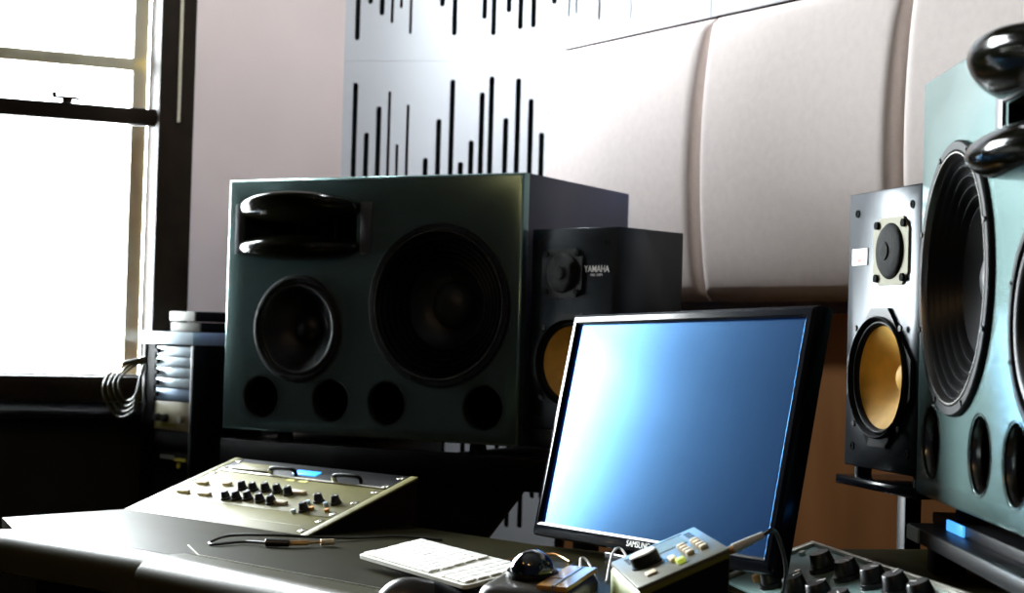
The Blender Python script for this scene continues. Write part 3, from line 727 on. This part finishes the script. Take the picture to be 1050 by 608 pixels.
onc(MB().box(.010, .0135, .024, .090, .0008, .0014), 'dark_bar', BLACKP)
kk = onc(MB().cyl((.100, .030, .001), (.100, .030, .003), .0185, seg=36).cyl((.100, .030, .003), (.100, .030, .0150), .0170, .0165, 36, bev=.0008), 'volume_knob', BLACKP)
kt = MB().lathe([(.0160, .0148), (.0160, .0158), (.0150, .0165), (.0002, .0165)], ((.100, .030, 0), (1, 0, 0), (0, 1, 0), (0, 0, 1)), 36).build('silver_cap', WHITEPR, kk)
for i in range(4):
    onc(MB().box(.022+i*.011, .027+i*.011, .014, .022, .0006, .0015), 'vent_slot', BLACKP)
for i in range(4):
    onc(MB().box(.022+i*.012, .027+i*.012, .091, .099, .0006, .0015), 'vent_slot', BLACKP)
for i in range(4):
    for j in range(2):
        onc(MB().box(.086+i*.0175, .0955+i*.0175, .070+j*.0165, .0795+j*.0165, .001, .006, bev=.0015), 'push_button', CREAMK)
onc(MB().box(.158, .172, .054, .064, .001, .0065, bev=.0012), 'lit_button', LITGREEN)
onc(MB().box(.126, .150, .050, .059, .001, .006, bev=.0018), 'push_button', CREAMK)
onc(MB().box(.150, .168, .018, .030, .001, .004, bev=.001), 'push_button', CREAMK)

# plug and lead at the controller's right rear corner
pg = thing('audio_plug', 'white plug with orange collar leaning out behind the desktop controller', 'plug', W(.236, 1.905, -.270))
o_ = Vector(pg.location)
P1 = W(.262, 1.912, -.2385)-o_; P2 = W(.297, 1.912, -.221)-o_; P3 = W(.318, 1.925, -.230)-o_
MB().cyl(P1, P2, .0062, .0040, 16, bev=.001).build('sleeve', WHITEC, pg)
MB().cyl(P1+Vector((0, 0, -.0)), P1+(P1-P2)*.25, .0050, .0046, 16).build('collar', ORANGEC, pg)
MB().tube([P2, P2+(P2-P1)*.3, P3, W(.33, 1.95, -.27)-o_, W(.325, 1.98, -.327)-o_], .0024).build('lead', CABLEB, pg)
MB().tube([P1+(P1-P2)*.25, W(.245, 1.908, -.255)-o_, W(.242, 1.91, -.30)-o_, W(.25, 1.92, -.3275)-o_], .0022).build('tail', CABLEB, pg)

# ------------------------------------------------------------------ right side console with knob unit
MR = Matrix.Translation(W(.296, 2.274, -.33)) @ Matrix.Rotation(rad(-78), 4, 'Z')
TR_ = rad(20.3)
sc_ = thing('side_console', 'dark olive side console with a sloping front under the right loudspeakers', 'desk', M=MR)
MB().prism([(.004, -.72), (.004, -.006), (.137, .0432), (.142, .046), (.74, .046), (.74, -.72)], 0, .92, lambda a, q, h: (h, a, q)).build('body', DESKM, sc_)
MB().prism([(.04, -.7495), (.04, -.7205), (.70, -.7205), (.70, -.7495)], .04, .88, lambda a, q, h: (h, a, q)).build('plinth', RACKB, sc_)
MU = MR @ Matrix.Rotation(TR_, 4, 'X')
mu = thing('knob_unit', 'teal metal unit with large black knobs and silver rim at the lower right', 'mixer', M=MU @ Matrix.Translation((0, 0, .001)))
MB().box(.014, .60, .004, .138, -.002, .003, bev=.0008).build('panel', TEALP, mu)
for bx in ((.0, .0135, .0, .144), (.0136, .60, .1385, .144)):
    MB().box(bx[0], bx[1], bx[2], bx[3], -.002, .008, bev=.0015).build('rim', RIMS, mu)
for x, y in [(.141, .099), (.216, .101), (.285, .105), (.344, .107), (.122, .034), (.200, .035), (.262, .041), (.41, .107), (.33, .04), (.40, .042)]:
    knob(mu, x, y, .0175, .024, z0=.003)
for x, y in ((.035, .112), (.115, .072), (.19, .075)):
    MB().cyl((x, y, .003), (x, y, .008), .0045, seg=12).build('screw', CHROME, mu)
tg = MB().cyl((.046, .050, .003), (.046, .050, .008), .009, seg=20).build('toggle_switch', CHROME, mu)
MB().cyl((.046, .050, .008), (.040, .052, .036), .0042, .0055, 14, bev=.001).build('lever', BLACKP, tg)
MB().cyl((.075, .030, .003), (.075, .030, .012), .008, .007, 16).build('orange_cap', ORANGEC, mu)

# ---- plinth of the big right loudspeaker
sp = thing('speaker_plinth', 'black plinth under the big teal loudspeaker, small blue backlit label', 'stand', W(.5262, 2.1414, -.2835), -90.73)
zz = lambda q: q+.2835
MB().box(.012, .66, .02, .42, zz(-.2250), zz(-.2107), bev=.002).build('block', RACKB, sp)
MB().box(.012, .62, -.012, .44, zz(-.2445), zz(-.2252), bev=.002).build('base_board', RACKB, sp)
for x in (.05, .58):
    for y in (.03, .38): MB().box(x-.02, x+.02, y-.02, y+.02, .0, zz(-.2447), bev=.002).build('leg', RACKB, sp)
MB().box(.100, .175, .0160, .0195, zz(-.2242), zz(-.2112), bev=.0005).build('blue_label', BLUELAB, sp)
MB().box(.022, .082, -.0145, -.0121, zz(-.2435), zz(-.2265)).build('grey_label', GREYLAB, sp)

# ------------------------------------------------------------------ rack tower by the window
MTW = Matrix.Translation(W(-.832, 3.762, -EYE)) @ Matrix.Rotation(rad(-45), 4, 'Z')
tw = thing('rack_cabinet', 'tall narrow black rack cabinet between the window and the big grey loudspeaker', 'cabinet', M=MTW)
Z1 = EYE-.014
MB().box(0, .012, 0, .19, 0, Z1-.028, bev=.001).build('side_panel', RACKB, tw)
MB().box(.188, .200, 0, .19, 0, Z1-.028, bev=.001).build('side_panel', RACKB, tw)
MB().box(.0125, .1875, .178, .19, 0, Z1-.028).build('back_panel', RACKB, tw)
MB().box(.0125, .1875, .004, .1775, 0, EYE-.60).build('base', RACKB, tw)
MB().box(-.002, .202, -.004, .192, Z1-.0278, Z1, bev=.002).build('lid', SILV, tw)
MB().box(.0125, .045, .002, .03, EYE-.5995, Z1-.0285).build('rack_ear', RACKB, tw)
zq = Z1-.031; G3 = 'gear stacked in the narrow rack cabinet'
us_ = [(.0235, SILV, 'bright silver slim unit, topmost in the narrow rack cabinet', 'slim_unit'), (.0235, SILV, 'bright silver slim unit, second from the top in the narrow rack', 'slim_unit'),
       (.0235, SILV, 'bright silver slim unit, third from the top in the narrow rack', 'slim_unit'), (.0235, SILV, 'bright silver slim unit just above the blue-grey one', 'slim_unit'),
       (.028, SILVB, 'blue-grey unit under the four silver ones in the narrow rack', 'slim_unit'), (.066, BEIGEF, 'taller beige-fronted unit with knobs in the narrow rack', 'preamp_unit'),
       (.045, RACKB, 'black unit below the beige one in the narrow rack', 'black_unit'), (.040, RACKB, 'lowest visible black unit with a pale strip and yellow lamp in the rack', 'meter_unit')]
for i, (h_, m_, lab, nm) in enumerate(us_):
    t = thing(nm, lab, 'rack unit', M=MTW @ Matrix.Translation((.046, .004, zq-h_)), group=G3)
    MB().box(0, .141, 0, .004, .0015, h_-.0015, bev=.001).build('front_panel', m_, t)
    MB().box(.002, .139, .0042, .165, .001, h_-.0006).build('chassis', RACKB, t)
    if nm == 'preamp_unit':
        for x in (.02, .05, .115):
            MB().cyl((x, 0, .028), (x, -.012, .028), .009, .008, 16).build('knob', KNOBM if x < .1 else RIMS, t)
        MB().box(.012, .09, -.0015, .0, .008, .016).build('dark_strip', OLIVD, t)
    elif nm == 'meter_unit':
        MB().box(.03, .085, -.001, 0, .022, .031).build('pale_strip', SILV, t)
        MB().box(.085, .13, -.001, 0, .020, .027).build('yellow_strip', YELLOW, t)
        MB().cyl((.105, 0, .010), (.105, -.003, .010), .006, seg=12).build('yellow_lamp', YELLOW, t)
    elif nm == 'slim_unit':
        MB().cyl((.012, 0, h_/2), (.012, -.008, h_/2), .006, .005, 14).build('knob', RACKB, t)
    zq -= h_
    if i == len(us_)-1:
        MB().box(.0125, .1875, .004, .1775, EYE-.5998, zq-.002).build('blank_front', RACKB, tw)
for i, (lab, dx) in enumerate((('lower of two small dark boxes on top of the narrow rack cabinet', .0), ('upper of two small dark boxes on top of the narrow rack cabinet', -.006))):
    t = thing('small_box', lab, 'box', M=MTW @ Matrix.Translation((.088+dx, .012, Z1+.0004+i*.0238)) @ Matrix.Rotation(rad(4-6*i), 4, 'Z'), group='small boxes on the rack cabinet')
    MB().box(0, .105, .0045, .16, 0, .0225, bev=.0025).build('shell', BLACKBOX, t)
    MB().box(.001, .104, 0, .0044, .001, .0215, bev=.001).build('lit_end', LITEND, t)  # end painted paler for the light falling on this side
# cable coil hanging on the rack's left side
cc = MB()
base = W(-.830, 3.735, -.085)
for k in range(4):
    w_ = .030+.007*k; dz = .085+.012*k; sx = -.012*k
    cc.tube([base+Vector((.012, -.012, .0+.004*k)), base+Vector((-.012+sx, -.02, -.008)), base+Vector((-.034+sx*.8-w_*.3, -.026, -dz*.5)), base+Vector((-.026+sx*.5, -.03, -dz)),
             base+Vector((-.004, -.028, -dz*.85)), base+Vector((.004, -.022, -dz*.35)), base+Vector((.010, -.018, -.004-.003*k))], .0026, 8)
tag(cc.build('cable_coil', COILM), 'coiled olive cable hanging off the narrow rack by the window sill', 'cable')

# ------------------------------------------------------------------ loose cables on the desk
def P(*t): return [W(*q) for q in t]
pc = thing('jack_adapter', 'thin black lead with a brass jack lying on the desk before the sloping rack', 'cable', W(-.362, 2.513, -.33))
o_ = Vector(pc.location)
q = lambda *t: [p_-o_ for p_ in P(*t)]
MB().tube(q((-.362, 2.513, -.324), (-.40, 2.535, -.326), (-.437, 2.505, -.3275), (-.448, 2.53, -.327), (-.425, 2.575, -.322), (-.36, 2.56, -.318), (-.30, 2.585, -.322), (-.24, 2.62, -.3265), (-.17, 2.66, -.327), (-.10, 2.64, -.3275)), .0021).build('lead', CABLEB, pc)
a_, b_, c_, d_, e_ = q((-.362, 2.513, -.3235), (-.326, 2.513, -.3235), (-.299, 2.525, -.3235), (-.281, 2.535, -.3235), (-.262, 2.545, -.3235))
MB().cyl(a_, b_, .0062, .0058, 16, bev=.001).build('black_sleeve', KNOBM, pc)
MB().cyl(b_, c_, .0042, .0036, 14).build('brass_barrel', ORANGEC, pc)
MB().cyl(c_, d_, .0018, .0018, 10).build('pin', ORANGEC, pc)
MB().cyl(d_, e_, .0050, .0046, 14, bev=.0008).build('end_ring', CREAMK, pc)
tag(MB().tube(P((.076, 2.10, -.327), (.090, 2.16, -.322), (.100, 2.21, -.308), (.104, 2.26, -.300), (.112, 2.255, -.303), (.120, 2.22, -.315), (.122, 2.20, -.3275), (.115, 2.17, -.3275)), .0018).build('white_cable', WHITEC),
    'thin white cable arching upright under the monitor behind the trackball', 'cable', 'thin cables under the monitor')
tag(MB().tube(P((.138, 2.24, -.3278), (.150, 2.33, -.304), (.163, 2.38, -.300), (.172, 2.35, -.308), (.176, 2.30, -.3275)), .0018).build('white_cable', WHITEC),
    'thin white cable looping just left of the desktop controller', 'cable', 'thin cables under the monitor')
tag(MB().tube(P((-.02, 2.38, -.3278), (.02, 2.45, -.3278), (.07, 2.47, -.323), (.095, 2.43, -.3278)), .0018).build('orange_cable', ORANGEC),
    'thin orange cable on the desk behind the keyboard and trackball', 'cable', 'thin cables under the monitor')

# ------------------------------------------------------------------ light
wd = bpy.data.worlds.new('sky'); bpy.context.scene.world = wd; wd.use_nodes = True
bg = wd.node_tree.nodes['Background']; bg.inputs['Color'].default_value = (.90, .97, 1., 1); bg.inputs['Strength'].default_value = 38.
pl_ = bpy.data.lights.new('window_portal', 'AREA'); pl_.shape = 'RECTANGLE'; pl_.size = WS1-WS0; pl_.size_y = WZ1-WZ0
po = bpy.data.objects.new('window_portal', pl_); C.objects.link(po); pl_.cycles.is_portal = True
a24 = rad(24); X_ = Vector((math.cos(a24), math.sin(a24), 0)); out = Vector((-math.sin(a24), math.cos(a24), 0))
cz = fw((WS0+WS1)/2, .20, (WZ0+WZ1)/2)
zl = out; xl = X_; yl = zl.cross(xl)
Mp = Matrix.Identity(4)
for i in range(3): Mp[i][0] = xl[i]; Mp[i][1] = yl[i]; Mp[i][2] = zl[i]; Mp[i][3] = cz[i]
po.matrix_world = Mp
def lamp(name, loc, power, col, r):
    l_ = bpy.data.lights.new(name, 'POINT'); l_.energy = power; l_.color = col; l_.shadow_soft_size = r
    o = bpy.data.objects.new(name, l_); C.objects.link(o); o.location = loc; return o
lamp('ceiling_lamp', (-.7, .3, 2.35), 6, (1., .62, .28), .05)
lamp('ceiling_lamp', (-1.6, 1.2, 2.35), 2.5, (1., .62, .28), .05)

sl = bpy.data.lights.new('unseen_spot', 'SPOT'); sl.energy = 72; sl.color = (.90, .95, 1.); sl.spot_size = rad(84); sl.spot_blend = .9; sl.shadow_soft_size = .06  # unseen spot, added to brighten the corner panels
so = bpy.data.objects.new('unseen_spot', sl); C.objects.link(so); so.location = (-.45, 3.74, 2.60)
so.rotation_euler = (Vector((.40, 3.62, 1.50))-Vector(so.location)).to_track_quat('-Z', 'Y').to_euler()

s2 = bpy.data.lights.new('unseen_spot', 'SPOT'); s2.energy = 19; s2.color = (.90, .95, 1.); s2.spot_size = rad(56); s2.spot_blend = .6; s2.shadow_soft_size = .06  # second unseen spot, added to lift the slotted board and pink wall
so = bpy.data.objects.new('unseen_spot', s2); C.objects.link(so); so.location = (-.5, 2.95, 2.62)
so.rotation_euler = (Vector((-.40, 4.05, 1.62))-Vector(so.location)).to_track_quat('-Z', 'Y').to_euler()

# ------------------------------------------------------------------ camera
p_, r_ = rad(1.3371), rad(1.611)
fwd = Vector((0, math.cos(p_), math.sin(p_))); up0 = Vector((0, -math.sin(p_), math.cos(p_))); rt0 = Vector((1, 0, 0))
rt = rt0*math.cos(r_)+up0*math.sin(r_); up = -rt0*math.sin(r_)+up0*math.cos(r_)
cam = bpy.data.cameras.new('camera'); co = bpy.data.objects.new('camera', cam); C.objects.link(co)
Mc = Matrix.Identity(4)
for i in range(3): Mc[i][0] = rt[i]; Mc[i][1] = up[i]; Mc[i][2] = -fwd[i]
Mc[2][3] = EYE
co.matrix_world = Mc
cam.sensor_fit = 'HORIZONTAL'; cam.sensor_width = 36; cam.lens = 1700/1050*36; cam.clip_start = .02
cam.dof.use_dof = True; cam.dof.focus_distance = 2.4; cam.dof.aperture_fstop = 6.5
sc = bpy.context.scene; sc.camera = co
sc.view_settings.view_transform = 'Standard'; sc.view_settings.look = 'None'
sc.view_settings.gamma = 1; sc.view_settings.use_curve_mapping = False
sc.view_settings.exposure = 1.1
try:
    sc.cycles.use_denoising = True; sc.cycles.max_bounces = 10; sc.cycles.diffuse_bounces = 6; sc.cycles.caustics_reflective = False
    sc.cycles.sample_clamp_indirect = 8
except Exception: pass
